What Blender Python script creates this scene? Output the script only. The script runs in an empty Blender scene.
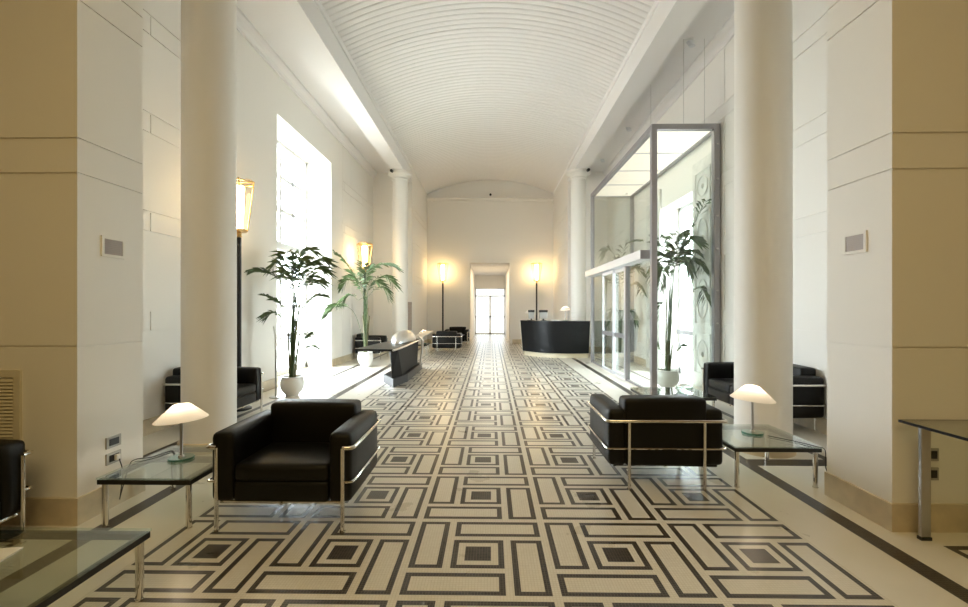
import bpy, bmesh, math, random
from mathutils import Vector, Matrix
random.seed(7)
scene = bpy.context.scene
COL = scene.collection
PI = math.pi

# ------------------------------------------------------------------ materials
def new_mat(name):
    m = bpy.data.materials.new(name); m.use_nodes = True
    nt = m.node_tree; nt.nodes.clear()
    out = nt.nodes.new('ShaderNodeOutputMaterial')
    return m, nt, out

def principled(name, col, rough=0.5, metal=0.0, spec=0.5, bump=None, vary=None, emit=None, estr=0.0, coat=0.0):
    m, nt, out = new_mat(name)
    p = nt.nodes.new('ShaderNodeBsdfPrincipled')
    p.inputs['Base Color'].default_value = (*col, 1)
    p.inputs['Roughness'].default_value = rough
    p.inputs['Metallic'].default_value = metal
    p.inputs['Specular IOR Level'].default_value = spec
    p.inputs['Coat Weight'].default_value = coat
    if emit:
        p.inputs['Emission Color'].default_value = (*emit, 1); p.inputs['Emission Strength'].default_value = estr
    geo = nt.nodes.new('ShaderNodeTexCoord')
    if vary:
        n = nt.nodes.new('ShaderNodeTexNoise'); n.inputs['Scale'].default_value = vary[0]; n.inputs['Detail'].default_value = 5
        nt.links.new(geo.outputs['Object'], n.inputs['Vector'])
        r = nt.nodes.new('ShaderNodeValToRGB')
        a = vary[1]
        r.color_ramp.elements[0].position = .3; r.color_ramp.elements[1].position = .7
        r.color_ramp.elements[0].color = tuple(c*(1-a) for c in col)+(1,)
        r.color_ramp.elements[1].color = tuple(min(1, c*(1+a)) for c in col)+(1,)
        nt.links.new(n.outputs['Fac'], r.inputs['Fac']); nt.links.new(r.outputs['Color'], p.inputs['Base Color'])
    if bump:
        n = nt.nodes.new('ShaderNodeTexNoise'); n.inputs['Scale'].default_value = bump[0]; n.inputs['Detail'].default_value = 4
        nt.links.new(geo.outputs['Object'], n.inputs['Vector'])
        b = nt.nodes.new('ShaderNodeBump'); b.inputs['Strength'].default_value = bump[1]; b.inputs['Distance'].default_value = .01
        nt.links.new(n.outputs['Fac'], b.inputs['Height']); nt.links.new(b.outputs['Normal'], p.inputs['Normal'])
    nt.links.new(p.outputs[0], out.inputs[0])
    return m

def emission(name, col, s):
    m, nt, out = new_mat(name)
    e = nt.nodes.new('ShaderNodeEmission'); e.inputs[0].default_value = (*col, 1); e.inputs[1].default_value = s
    nt.links.new(e.outputs[0], out.inputs[0]); return m

def thin_glass(name, tint=(1, 1, 1), ior=1.5, refl=1.0, rough=0.0):
    m, nt, out = new_mat(name)
    t = nt.nodes.new('ShaderNodeBsdfTransparent'); t.inputs[0].default_value = (*tint, 1)
    g = nt.nodes.new('ShaderNodeBsdfGlossy'); g.inputs['Roughness'].default_value = rough
    f = nt.nodes.new('ShaderNodeLayerWeight'); f.inputs['Blend'].default_value = .5
    pw = nt.nodes.new('ShaderNodeMath'); pw.operation = 'POWER'; pw.inputs[1].default_value = 5
    r0 = ((ior-1)/(ior+1))**2
    mu = nt.nodes.new('ShaderNodeMath'); mu.operation = 'MULTIPLY_ADD'; mu.inputs[1].default_value = (1-r0)*refl; mu.inputs[2].default_value = r0*refl
    mu.use_clamp = True
    mx = nt.nodes.new('ShaderNodeMixShader')
    nt.links.new(f.outputs['Facing'], pw.inputs[0]); nt.links.new(pw.outputs[0], mu.inputs[0]); nt.links.new(mu.outputs[0], mx.inputs[0])
    nt.links.new(t.outputs[0], mx.inputs[1]); nt.links.new(g.outputs[0], mx.inputs[2])
    nt.links.new(mx.outputs[0], out.inputs[0]); return m

def translucent(name, col, rough=.5, fac=.5):
    m, nt, out = new_mat(name)
    d = nt.nodes.new('ShaderNodeBsdfDiffuse'); d.inputs[0].default_value = (*col, 1)
    t = nt.nodes.new('ShaderNodeBsdfTranslucent'); t.inputs[0].default_value = (*col, 1)
    mx = nt.nodes.new('ShaderNodeMixShader'); mx.inputs[0].default_value = fac
    nt.links.new(d.outputs[0], mx.inputs[1]); nt.links.new(t.outputs[0], mx.inputs[2])
    nt.links.new(mx.outputs[0], out.inputs[0]); return m

class G:
    """small expression builder for math nodes"""
    def __init__(s, nt): s.nt = nt
    def m(s, op, a, b=None, c=None):
        n = s.nt.nodes.new('ShaderNodeMath'); n.operation = op
        for i, v in enumerate((a, b, c)):
            if v is None: continue
            if isinstance(v, (int, float)): n.inputs[i].default_value = v
            else: s.nt.links.new(v, n.inputs[i])
        return n.outputs[0]
    def band(s, x, lo, hi):
        return s.m('MULTIPLY', s.m('GREATER_THAN', x, lo), s.m('LESS_THAN', x, hi))

TILE = .8245; TX0 = -.489; TY0 = 2.245; AXIS = -.08
def floor_material():
    m, nt, out = new_mat('mosaic_floor')
    g = G(nt)
    geo = nt.nodes.new('ShaderNodeNewGeometry')
    sep = nt.nodes.new('ShaderNodeSeparateXYZ'); nt.links.new(geo.outputs['Position'], sep.inputs[0])
    X, Y = sep.outputs[0], sep.outputs[1]
    rel = g.m('ADD', X, -TX0)      # the columns left of the middle one are laid a little narrower
    Xw = g.m('ADD', rel, g.m('MULTIPLY', g.m('MINIMUM', rel, 0.0), .052))
    u = g.m('MULTIPLY', g.m('FRACT', g.m('DIVIDE', g.m('ADD', Xw, TILE*8), TILE)), TILE)
    v = g.m('MULTIPLY', g.m('FRACT', g.m('DIVIDE', g.m('ADD', Y, -TY0+TILE*20), TILE)), TILE)
    rects = [(.0225, .2145, .2595, .802), (.2595, .802, .61, .802), (.61, .802, .0225, .565),
             (.0225, .565, .0225, .2145), (.2595, .565, .2595, .565)]
    mask = None
    for (a, b, c, d) in rects:
        du = g.m('SUBTRACT', g.m('ABSOLUTE', g.m('SUBTRACT', u, (a+b)/2)), (b-a)/2)
        dv = g.m('SUBTRACT', g.m('ABSOLUTE', g.m('SUBTRACT', v, (c+d)/2)), (d-c)/2)
        e = g.m('MAXIMUM', du, dv)
        k = g.band(e, -.034, 0.0)
        mask = k if mask is None else g.m('MAXIMUM', mask, k)
    cu = g.m('LESS_THAN', g.m('ABSOLUTE', g.m('SUBTRACT', u, .41225)), .077)
    cv = g.m('LESS_THAN', g.m('ABSOLUTE', g.m('SUBTRACT', v, .41225)), .077)
    mask = g.m('MAXIMUM', mask, g.m('MULTIPLY', cu, cv))
    inpat = g.band(Xw, -2*TILE, 3*TILE)
    mask = g.m('MULTIPLY', mask, inpat)
    A = g.m('ABSOLUTE', g.m('ADD', X, -AXIS))
    bands = g.band(A, 2.42, 2.54)
    aisle = g.m('MULTIPLY', g.band(A, 3.27, 3.35), g.m('GREATER_THAN', Y, 4.36))
    cross = g.m('MULTIPLY', g.band(Y, 4.18, 4.36), g.m('GREATER_THAN', A, 2.54))
    fr1 = g.m('MULTIPLY', g.band(Y, 2.74, 2.785), g.m('GREATER_THAN', A, 2.84))
    fr2 = g.m('MULTIPLY', g.band(A, 2.84, 2.885), g.m('LESS_THAN', Y, 2.785))
    for k in (bands, aisle, cross, fr1, fr2): mask = g.m('MAXIMUM', mask, k)
    # tesserae
    T = .0165
    tu = g.m('FRACT', g.m('DIVIDE', g.m('ADD', X, 40.0), T)); tv = g.m('FRACT', g.m('DIVIDE', g.m('ADD', Y, 40.0), T))
    grout = g.m('MAXIMUM', g.m('LESS_THAN', tu, .16), g.m('LESS_THAN', tv, .16))
    grout = g.m('MULTIPLY', grout, g.m('MAXIMUM', inpat, mask))
    # individual tessera tint
    fl = nt.nodes.new('ShaderNodeVectorMath'); fl.operation = 'SCALE'; fl.inputs['Scale'].default_value = 1/T
    nt.links.new(geo.outputs['Position'], fl.inputs[0])
    fl2 = nt.nodes.new('ShaderNodeVectorMath'); fl2.operation = 'FLOOR'; nt.links.new(fl.outputs[0], fl2.inputs[0])
    wn = nt.nodes.new('ShaderNodeTexWhiteNoise'); wn.noise_dimensions = '2D'; nt.links.new(fl2.outputs[0], wn.inputs['Vector'])
    no = nt.nodes.new('ShaderNodeTexNoise'); no.inputs['Scale'].default_value = 2.2; no.inputs['Detail'].default_value = 6
    nt.links.new(geo.outputs['Position'], no.inputs['Vector'])
    def mixc(f, a, b):
        n = nt.nodes.new('ShaderNodeMix'); n.data_type = 'RGBA'
        if isinstance(f, float): n.inputs[0].default_value = f
        else: nt.links.new(f, n.inputs[0])
        for s, v in ((6, a), (7, b)):
            if isinstance(v, tuple): n.inputs[s].default_value = (*v, 1)
            else: nt.links.new(v, n.inputs[s])
        return n.outputs[2]
    light = mixc(no.outputs['Fac'], (.67, .625, .54), (.78, .745, .66))
    light = mixc(g.m('MULTIPLY', g.m('MULTIPLY', wn.outputs['Value'], .35), inpat), light, (.59, .55, .47))
    dark = mixc(wn.outputs['Value'], (.011, .0075, .005), (.040, .029, .020))
    c = mixc(mask, light, dark)
    grc = mixc(mask, (.56, .50, .40), (.14, .115, .088))
    c = mixc(g.m('MULTIPLY', grout, .75), c, grc)
    p = nt.nodes.new('ShaderNodeBsdfPrincipled')
    nt.links.new(c, p.inputs['Base Color'])
    p.inputs['Roughness'].default_value = .3
    nt.links.new(g.m('ADD', .24, g.m('MULTIPLY', no.outputs['Fac'], .10)), p.inputs['Roughness'])
    p.inputs['Specular IOR Level'].default_value = .42
    nt.links.new(p.outputs[0], out.inputs[0])
    return m

M = {}
M['paint'] = principled('wall_paint', (.83, .805, .76), .6, bump=(180, .04))
M['bounce_brown'] = principled('warm_bounce_brown', (.32, .245, .13), .6, vary=(3, .2))  # invented brown for the unseen front walls: cuts cool bounce, warms the light
M['ceil'] = principled('ceiling_paint', (.79, .775, .77), .6)
M['stone'] = principled('travertine', (.58, .49, .345), .45, vary=(6, .15))
M['plinth'] = principled('plinth_stone', (.66, .54, .36), .45, vary=(5, .1))
M['floor'] = floor_material()
M['leather'] = principled('black_leather', (.0032, .003, .0028), .43, spec=.30, bump=(220, .12))
M['chrome'] = principled('chrome', (.82, .80, .76), .12, 1.0)
M['steel'] = principled('brushed_steel', (.55, .54, .52), .32, 1.0)
M['silver'] = principled('polished_silver', (.80, .80, .80), .3, 1.0)
M['alu'] = principled('grey_aluminium', (.36, .35, .37), .4, .55)
M['alu_light'] = principled('pale_aluminium', (.68, .69, .72), .4, .3)
M['black'] = principled('black_metal', (.012, .012, .012), .4)
M['matt_black'] = principled('matt_black', (.006, .006, .007), .5, spec=.2)
M['base_grey'] = principled('dark_grey_metal', (.035, .035, .038), .4)
M['lacquer'] = principled('black_lacquer', (.007, .008, .010), .34, spec=.35)
M['table_glass'] = thin_glass('table_glass', (.87, .93, .89), 1.5, 1.7)
M['pane_dim'] = thin_glass('daylight_dimming_pane', (.10, .105, .105), 1.45)  # dark tint dims the daylight, in place of a shaded street outside
M['pane'] = thin_glass('clear_pane', (.97, .985, .98), 1.45)
M['box_glass'] = thin_glass('clear_sheet', (.95, .975, .96), 1.45, 1.2)
M['base_glass'] = thin_glass('green_glass', (.40, .68, .60), 1.5, 2.2)
M['brass'] = principled('gilt_brass', (.72, .50, .22), .28, 1.0)
M['lampglass'] = thin_glass('lantern_pane', (.97, .94, .86), 1.4)
M['tube'] = emission('lantern_glow', (1, .71, .34), 29)
M['bulb'] = emission('bulb_glow', (1, .80, .58), 55)
M['shade'] = translucent('opal_shade', (.90, .86, .80), .5, .6)
M['panel'] = emission('luminous_panel', (1, .91, .74), 1.35)
M['white'] = principled('white_enamel', (.80, .80, .78), .35)
M['frame_white'] = principled('white_joinery', (.80, .81, .80), .4)
M['ceramic'] = principled('white_ceramic', (.78, .76, .72), .25, bump=(40, .15))
M['soil'] = principled('soil', (.05, .035, .02), .9, bump=(60, .5))
M['leaf'] = principled('palm_leaf', (.062, .102, .034), .4, vary=(9, .4))
M['leaf_light'] = principled('palm_leaf_light', (.075, .125, .045), .42, vary=(9, .35))
M['stem'] = principled('palm_stem', (.13, .13, .06), .5, vary=(14, .4))
M['grille'] = principled('grey_grille', (.42, .36, .33), .5)
M['grille_cream'] = principled('cream_grille', (.66, .60, .46), .5)
M['plate'] = principled('grey_plate', (.42, .40, .37), .35, .3)
M['dark'] = principled('dark_plastic', (.02, .02, .02), .4)
M['leafwood'] = principled('carved_white_wood', (.72, .71, .67), .45, vary=(7, .08))
M['paper'] = principled('white_paper', (.85, .84, .80), .6)
M['flower'] = principled('white_petals', (.86, .86, .84), .6)
M['screen_grey'] = principled('grey_plastic', (.46, .45, .43), .4)
M['cream_base'] = principled('cream_stone', (.76, .68, .50), .5)

# ------------------------------------------------------------------ mesh helpers
class MB:
    def __init__(s): s.v = []; s.f = []
    def add(s, vs, fs):
        o = len(s.v); s.v += [tuple(p) for p in vs]; s.f += [tuple(i+o for i in f) for f in fs]
    def box(s, x0, x1, y0, y1, z0, z1):
        vs = [(x, y, z) for x in (x0, x1) for y in (y0, y1) for z in (z0, z1)]
        s.add(vs, [(0, 1, 3, 2), (4, 6, 7, 5), (0, 4, 5, 1), (2, 3, 7, 6), (0, 2, 6, 4), (1, 5, 7, 3)])
    def prism(s, pts, z0, z1, pts_top=None):
        pt = pts_top or pts; n = len(pts)
        vs = [(x, y, z0) for x, y in pts]+[(x, y, z1) for x, y in pt]
        fs = [(i, (i+1) % n, (i+1) % n+n, i+n) for i in range(n)]+[tuple(range(n-1, -1, -1)), tuple(range(n, 2*n))]
        s.add(vs, fs)
    def lathe(s, prof, c=(0, 0, 0), seg=32, caps=True):
        n = len(prof); vs = []; fs = []
        for k in range(seg):
            a = 2*PI*k/seg
            for r, z in prof: vs.append((c[0]+r*math.cos(a), c[1]+r*math.sin(a), c[2]+z))
        for k in range(seg):
            k2 = (k+1) % seg
            for i in range(n-1): fs.append((k*n+i, k2*n+i, k2*n+i+1, k*n+i+1))
        if caps:
            fs.append(tuple(k*n for k in range(seg-1, -1, -1))); fs.append(tuple(k*n+n-1 for k in range(seg)))
        s.add(vs, fs)
    def tube(s, pts, r, seg=10, radii=None):
        pts = [Vector(p) for p in pts]; n = len(pts)
        t0 = (pts[1]-pts[0]).normalized()
        ref = Vector((0, 0, 1)) if abs(t0.z) < .9 else Vector((1, 0, 0))
        nrm = t0.cross(ref).normalized(); vs = []; fs = []
        for i, p in enumerate(pts):
            if i == 0: t = t0
            elif i == n-1: t = (pts[i]-pts[i-1]).normalized()
            else: t = ((pts[i]-pts[i-1]).normalized()+(pts[i+1]-pts[i]).normalized()).normalized()
            nrm = (nrm-t*nrm.dot(t)).normalized(); b = t.cross(nrm)
            rr = radii[i] if radii else r
            for k in range(seg):
                a = 2*PI*k/seg; vs.append(p+(nrm*math.cos(a)+b*math.sin(a))*rr)
        for i in range(n-1):
            for k in range(seg):
                k2 = (k+1) % seg; fs.append((i*seg+k, i*seg+k2, (i+1)*seg+k2, (i+1)*seg+k))
        fs.append(tuple(range(seg-1, -1, -1))); fs.append(tuple((n-1)*seg+k for k in range(seg)))
        s.add(vs, fs)
    def cushion(s, x0, x1, y0, y1, z0, z1, r=.035, puff=.012, n=10):
        c = Vector(((x0+x1)/2, (y0+y1)/2, (z0+z1)/2)); h = Vector(((x1-x0)/2, (y1-y0)/2, (z1-z0)/2))
        r = min(r, h.x*.95, h.y*.95, h.z*.95)
        def samp(hh):   # denser towards the rounded edge
            L = [-hh, -hh+r*.3, -hh+r]+[(-hh+r)+(2*(hh-r))*k/6 for k in range(1, 6)]+[hh-r, hh-r*.3, hh]
            return L
        S = [samp(h.x), samp(h.y), samp(h.z)]; m = len(S[0])
        idx = {}; vs = []
        def vert(i, j, k):
            key = (i, j, k)
            if key in idx: return idx[key]
            p = Vector((S[0][i], S[1][j], S[2][k]))
            q = Vector([max(-(h[a]-r), min(h[a]-r, p[a])) for a in range(3)])
            d = p-q
            if d.length > 1e-9: p = q+d.normalized()*r
            t = [p[a]/h[a] for a in range(3)]
            for a in range(3):
                b, e = (a+1) % 3, (a+2) % 3
                w = (1-t[b]**2)*(1-t[e]**2)
                p[a] += puff*max(0, w)*(abs(t[a])**3)*(1 if t[a] > 0 else -1)
            idx[key] = len(vs); vs.append(p+c); return idx[key]
        fs = []
        for a in range(3):
            b, e = (a+1) % 3, (a+2) % 3
            for side in (0, m-1):
                for i in range(m-1):
                    for j in range(m-1):
                        q = []
                        for (di, dj) in ((0, 0), (1, 0), (1, 1), (0, 1)):
                            t = [0, 0, 0]; t[a] = side; t[b] = i+di; t[e] = j+dj; q.append(vert(*t))
                        fs.append(tuple(q) if side else tuple(reversed(q)))
        s.add(vs, fs)
    def build(s, name, mat, parent=None, smooth=False, bevel=0, mats=None):
        me = bpy.data.meshes.new(name); me.from_pydata(s.v, [], s.f); me.update()
        bm = bmesh.new(); bm.from_mesh(me); bmesh.ops.recalc_face_normals(bm, faces=bm.faces); bm.to_mesh(me); bm.free()
        me.materials.append(mat)
        if smooth:
            for p in me.polygons: p.use_smooth = True
            try: me.set_sharp_from_angle(angle=math.radians(40))
            except Exception: pass
        o = bpy.data.objects.new(name, me); COL.objects.link(o)
        if parent: o.parent = parent
        if bevel:
            b = o.modifiers.new('bevel', 'BEVEL'); b.width = bevel; b.segments = 2; b.limit_method = 'ANGLE'
        return o

def tag(o, label=None, cat=None, group=None, kind=None):
    if label: o['label'] = label
    if cat: o['category'] = cat
    if group: o['group'] = group
    if kind: o['kind'] = kind
    return o
def empty(name, loc, rz=0, label=None, cat=None, group=None):
    o = bpy.data.objects.new(name, None); COL.objects.link(o); o.location = loc; o.rotation_euler = (0, 0, rz)
    o.empty_display_size = .1
    return tag(o, label, cat, group)
def children(o): return [c for c in bpy.data.objects if c.parent == o]
def copy_tree(o, parent=None):
    c = o.copy(); COL.objects.link(c)
    if parent: c.parent = parent
    for ch in children(o): copy_tree(ch, c)
    return c
def struct(name, mb, mat, parent=None, **k):
    o = mb.build(name, mat, parent, **k)
    if parent is None: o['kind'] = 'structure'
    return o
def spline(pts, n):
    P = [Vector(p) for p in pts]; P = [P[0]*2-P[1]]+P+[P[-1]*2-P[-2]]; out = []; m = len(P)-3
    for i in range(n+1):
        t = i/n*m; k = min(int(t), m-1); f = t-k; a, b, c, d = P[k:k+4]
        out.append(.5*((2*b)+(c-a)*f+(2*a-5*b+4*c-d)*f*f+(3*b-a-3*c+d)*f**3))
    return out

# ------------------------------------------------------------------ the setting
WL, WR = -3.95, 3.86           # aisle walls
PL, PR = -2.776, 2.616          # pier inner faces
PY0, PY1 = 2.97, 3.54          # pier front and back
CROSS = 15.0; END = 18.5
IL, IR = -2.64, 2.56           # inner walls of the far bay
BL, BR = -2.655, 2.545         # nave faces of the beams
SOF = 6.0; BEAM = 5.67; SPR = 6.15; RISE = .60
GW, GD = .014, .012            # joint width, depth

b = MB(); b.box(-7, 7, -6, 26.2, -.2, 0); b.box(-7.2, -7, 8.2, 11.1, -.2, 0)
struct('floor', b, M['floor'])

def blocks_x(b, yf, sgn, x0, x1, rows, joints):
    """face blocks on a plane y = yf that faces sgn*y; rows (z0,z1), joints gives vertical joint xs for each row"""
    for (z0, z1), js in zip(rows, joints):
        xs = [x0]+sorted(js)+[x1]
        for k in range(len(xs)-1):
            a = xs[k]+(GW/2 if k else 0); c = xs[k+1]-(GW/2 if k < len(xs)-2 else 0)
            ya, yb = sorted((yf, yf-sgn*GD)); b.box(a, c, ya, yb, z0+GW/2, z1-GW/2)
def blocks_y(b, xf, sgn, y0, y1, rows, joints):
    for (z0, z1), js in zip(rows, joints):
        ys = [y0]+sorted(j for j in js if y0+.05 < j < y1-.05)+[y1]
        for k in range(len(ys)-1):
            a = ys[k]+(GW/2 if k else 0); c = ys[k+1]-(GW/2 if k < len(ys)-2 else 0)
            xa, xb = sorted((xf, xf-sgn*GD)); b.box(xa, xb, a, c, z0+GW/2, z1-GW/2)

def rows_from(zs, top): 
    zz = [0]+zs+[top]; return list(zip(zz[:-1], zz[1:]))
PROWS = rows_from([1.195, 2.36, 2.595, 3.53, 3.765, 4.7, 4.935], 6.4)
WROWS = rows_from([1.19, 1.42, 2.34, 2.57, 3.48, 3.71, 4.62, 4.85], SOF)

# piers (solid blocks with joints) ; outer part is the wall between the front room and the aisles
for side, xin, xout in (('left', PL, -6.5), ('right', PR, 6.5)):
    b = MB(); s = 1 if side == 'left' else -1
    lo, hi = sorted((xin-s*GD, xout))
    b.box(lo, hi, PY0+GD, PY1, 0, 6.4)
    for (z0, z1) in PROWS:
        lo, hi = sorted((xin, xout)); b.box(lo, hi, PY0, PY1-.001, z0+(GW/2 if z0 else 0), z1-GW/2)
    struct('wall_pier_'+side, b, M['paint'])
    b = MB(); e = .018
    lo, hi = sorted((xin+s*e, xout)); b.box(lo, hi, PY0-e, PY1+.0, 0, .18)
    struct('baseboard_pier_'+side, b, M['stone'])

# front room behind the camera
b = MB(); b.box(-6.7, -6.5, -6, PY1, 0, 5.6); struct('wall_front_left', b, M['bounce_brown'])
b = MB(); b.box(6.5, 6.7, -6, PY1, 0, 5.6); struct('wall_front_right', b, M['bounce_brown'])
b = MB(); b.box(-6.7, 6.7, -6.2, -6, 0, 5.6); struct('wall_back', b, M['bounce_brown'])
b = MB(); b.box(-6.7, 6.7, -6.2, PY0, 5.6, 5.7); struct('ceiling_front', b, M['ceil'])
b = MB(); b.box(-6.6, 6.6, PY0, PY1, 6.4, 7.3); b.box(PL, PR, PY0, PY1, 5.6, 6.4); struct('wall_header', b, M['paint'])

# left aisle wall with the tall window opening
WY0, WY1, WZ = 8.23, 11.04, 5.05
TH = .72
b = MB()
b.box(WL-TH, WL-GD, PY1-.1, WY0, 0, SOF+.1); b.box(WL-TH, WL-GD, WY1, CROSS+.2, 0, SOF+.1)
b.box(WL-TH, WL-GD, WY0, WY1, WZ, SOF+.1)
jo = lambda off, L: [off+L*k for k in range(-6, 12)]
def wall_joints(y0):
    return [[] if i % 2 == 0 and False else (jo(5.72, 1.72) if i % 2 == 0 else jo(5.15, 1.72)) for i in range(len(WROWS))]
blocks_y(b, WL, 1, PY1, 5.80, WROWS, wall_joints(0))
b.box(WL-GD, WL, 5.80+GW, WY0, 0, SOF); b.box(WL-GD, WL, WY0, WY1, WZ, SOF); b.box(WL-GD, WL, WY1, 11.9, 0, SOF)
blocks_y(b, WL, 1, 11.9+GW, CROSS, WROWS, wall_joints(0))
struct('wall_left', b, M['paint'])
b = MB(); b.box(WL, WL+.018, PY1, WY0, 0, .18); b.box(WL, WL+.018, WY1, CROSS, 0, .18); struct('baseboard_left', b, M['stone'])

# right aisle wall with the street door opening
DY0, DY1, DZ = 8.61, 10.2, 3.70
b = MB(); TR = .5
b.box(WR+GD, WR+TR, PY1-.1, DY0, 0, SOF+.1); b.box(WR+GD, WR+TR, DY1, CROSS+.2, 0, SOF+.1); b.box(WR+GD, WR+TR, DY0, DY1, DZ, SOF+.1)
blocks_y(b, WR, -1, PY1, DY0, WROWS, [jo(5.72, 1.72) if i % 2 == 0 else jo(5.15, 1.72) for i in range(9)] and
         [jo(4.98, 1.25) if i % 2 == 0 else [] for i in range(9)])
blocks_y(b, WR, -1, DY1, CROSS, WROWS, [jo(4.98, 1.25) if i % 2 == 0 else [] for i in range(9)])
b.box(WR, WR+GD, DY0, DY1, DZ, SOF)
struct('wall_right', b, M['paint'])
b = MB(); b.box(WR-.018, WR, PY1, DY0, 0, .18); b.box(WR-.018, WR, DY1, CROSS, 0, .18); struct('baseboard_right', b, M['stone'])

# far bay: cross walls and inner walls
for side, xi, xo in (('left', IL, WL-.1), ('right', IR, WR+.1)):
    s = 1 if side == 'left' else -1
    b = MB(); lo, hi = sorted((xi-s*GD, xo)); b.box(lo, hi, CROSS+GD, END+.2, 0, SPR+.04)
    for (z0, z1) in WROWS[:-1]+[(4.85, SPR+.05)]:
        zz = z0+(GW/2 if z0 else 0)
        lo, hi = sorted((xi, xo)); b.box(lo, hi, CROSS, END+.1, zz, z1-GW/2)
    struct('wall_far_'+side, b, M['paint'])
    b = MB(); e = .018
    lo, hi = sorted((xi+s*e, xo)); b.box(lo, hi, CROSS-e, END, 0, .18)
    struct('baseboard_far_'+side, b, M['stone'])

# end wall with the doorway and corridor behind
EX0, EX1, EZ = -.86, .76, 3.32
b = MB()
b.box(IL-.2, EX0, END, END+.3, 0, 7.2); b.box(EX1, IR+.2, END, END+.3, 0, 7.2); b.box(EX0, EX1, END, END+.3, EZ, 7.2)
for (x0, x1) in ((IL, EX0-.14), (EX1+.14, IR)):
    b.box(x0+.02, x1, END-.012, END+.05, .0, 2.25-GW/2); b.box(x0+.02, x1, END-.012, END+.05, 2.25+GW/2, EZ+.06)
b.box(IL+.02, IR-.02, END-.012, END+.05, EZ+.06+GW, 4.55); b.box(IL+.02, IR-.02, END-.012, END+.05, 4.55+GW, 5.9)
struct('wall_end', b, M['paint'])
b = MB(); b.box(EX0-.12, EX0, END-.03, END+.1, 0, EZ+.10); b.box(EX1, EX1+.12, END-.03, END+.1, 0, EZ+.10); b.box(EX0, EX1, END-.03, END+.1, EZ, EZ+.10)
struct('trim_1', b, M['paint'])
b = MB(); b.box(IL, IR, END-.16, END, 5.94, 6.03); b.box(IL, IR, END-.08, END, 5.84, 5.94); struct('trim_2', b, M['paint'])
b = MB(); b.box(IL, EX0-.12, END-.03, END, 0, .18); b.box(EX1+.12, IR, END-.03, END, 0, .18); struct('baseboard_end', b, M['stone'])
CE = 25.5
b = MB(); b.box(EX0-.25, EX0-.05, END+.3, CE+.3, 0, 3.5); struct('wall_corridor_left', b, M['paint'])
b = MB(); b.box(EX1+.05, EX1+.25, END+.3, CE+.3, 0, 3.5); struct('wall_corridor_right', b, M['paint'])
b = MB(); b.box(EX0-.25, EX1+.25, END+.3, CE+.3, 3.32, 3.5); struct('ceiling_corridor', b, M['ceil'])
b = MB(); b.box(EX0-.05, EX1+.05, CE, CE+.25, 2.62, 3.32); struct('wall_corridor_end', b, M['paint'])
# corridor glass doors
d = empty('door_1', (0, 0, 0)); d['kind'] = 'structure'
b = MB(); xm = (EX0+EX1)/2; x0, x1 = EX0-.05, EX1+.05
b.box(x0, x0+.07, CE, CE+.08, 0, 2.62); b.box(x1-.07, x1, CE, CE+.08, 0, 2.62); b.box(x0, x1, CE, CE+.08, 2.55, 2.62); b.box(x0, x1, CE, CE+.08, 2.12, 2.2)
b.box(xm-.05, xm+.05, CE, CE+.08, 0, 2.15); b.box(x0, x1, CE, CE+.08, .95, 1.0); b.box(x0, x1, CE, CE+.08, 0.0, .07)
b.build('door_frame', M['frame_white'], d)
b = MB(); b.add([(x0+.06, CE+.04, .06), (x1-.06, CE+.04, .06), (x1-.06, CE+.04, 2.56), (x0+.06, CE+.04, 2.56)], [(0, 1, 2, 3)]); b.build('pane', M['pane_dim'], d)

# beams, soffits, crown mouldings
for side, xa, xb, wall in (('left', BL, -3.06, WL), ('right', BR, 2.95, WR)):
    lo, hi = sorted((xa, xb)); s = 1 if side == 'left' else -1
    b = MB(); b.box(lo, hi, PY1, CROSS, BEAM, SPR+.3)
    a2, b2 = sorted((xa+s*.03, xa)); b.box(a2, b2, PY1, CROSS, SPR-.08, SPR+.02)
    struct('beam_'+side, b, M['ceil'])
    lo, hi = sorted((xb, wall-s*.1)); b = MB(); b.box(lo, hi, PY1, CROSS, SOF, SOF+.15); struct('ceiling_aisle_'+side, b, M['ceil'])
    b = MB(); w = wall
    prof = [(0, 0), (.03, 0), (.035, .05), (.06, .09), (.10, .12), (.13, .17), (.13, .22), (0, .22)]
    vs = [(w+s*px, y, SOF-.22+pz) for y in (PY1, CROSS) for px, pz in prof]; n = len(prof)
    b.add(vs, [(i, (i+1) % n, (i+1) % n+n, i+n) for i in range(n)]+[tuple(range(n)), tuple(range(n, 2*n))])
    struct('trim_crown_'+side, b, M['ceil'])

# vault: reeded barrel ceiling
half = (BR-BL)/2; cx = (BR+BL)/2; R = (half**2+RISE**2)/(2*RISE); zc = SPR+RISE-R; ang = math.asin(half/R)
NS = 36; pitch = .14; b = MB(); prof = []
y = PY1-.1; k = 0
while y < END:
    dep = .045 if k % 12 == 0 else .024
    prof += [(y, dep), (y+.02, .004), (y+.045, 0), (y+pitch-.045, 0), (y+pitch-.02, .004)]
    y += pitch; k += 1
prof.append((y, .016))
vs = []; fs = []
for (yy, dz) in prof:
    for j in range(NS+1):
        a = -ang+2*ang*j/NS; rr = R+dz; vs.append((cx+rr*math.sin(a), yy, zc+rr*math.cos(a)))
for i in range(len(prof)-1):
    for j in range(NS):
        q = i*(NS+1)+j; fs.append((q, q+1, q+NS+2, q+NS+1))
b.add(vs, fs)
b.build('ceiling', M['ceil'])['kind'] = 'structure'
b = MB(); b.box(-7, 7, PY0, END+.4, 7.2, 7.3); struct('roof_slab', b, M['ceil'])

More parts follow.
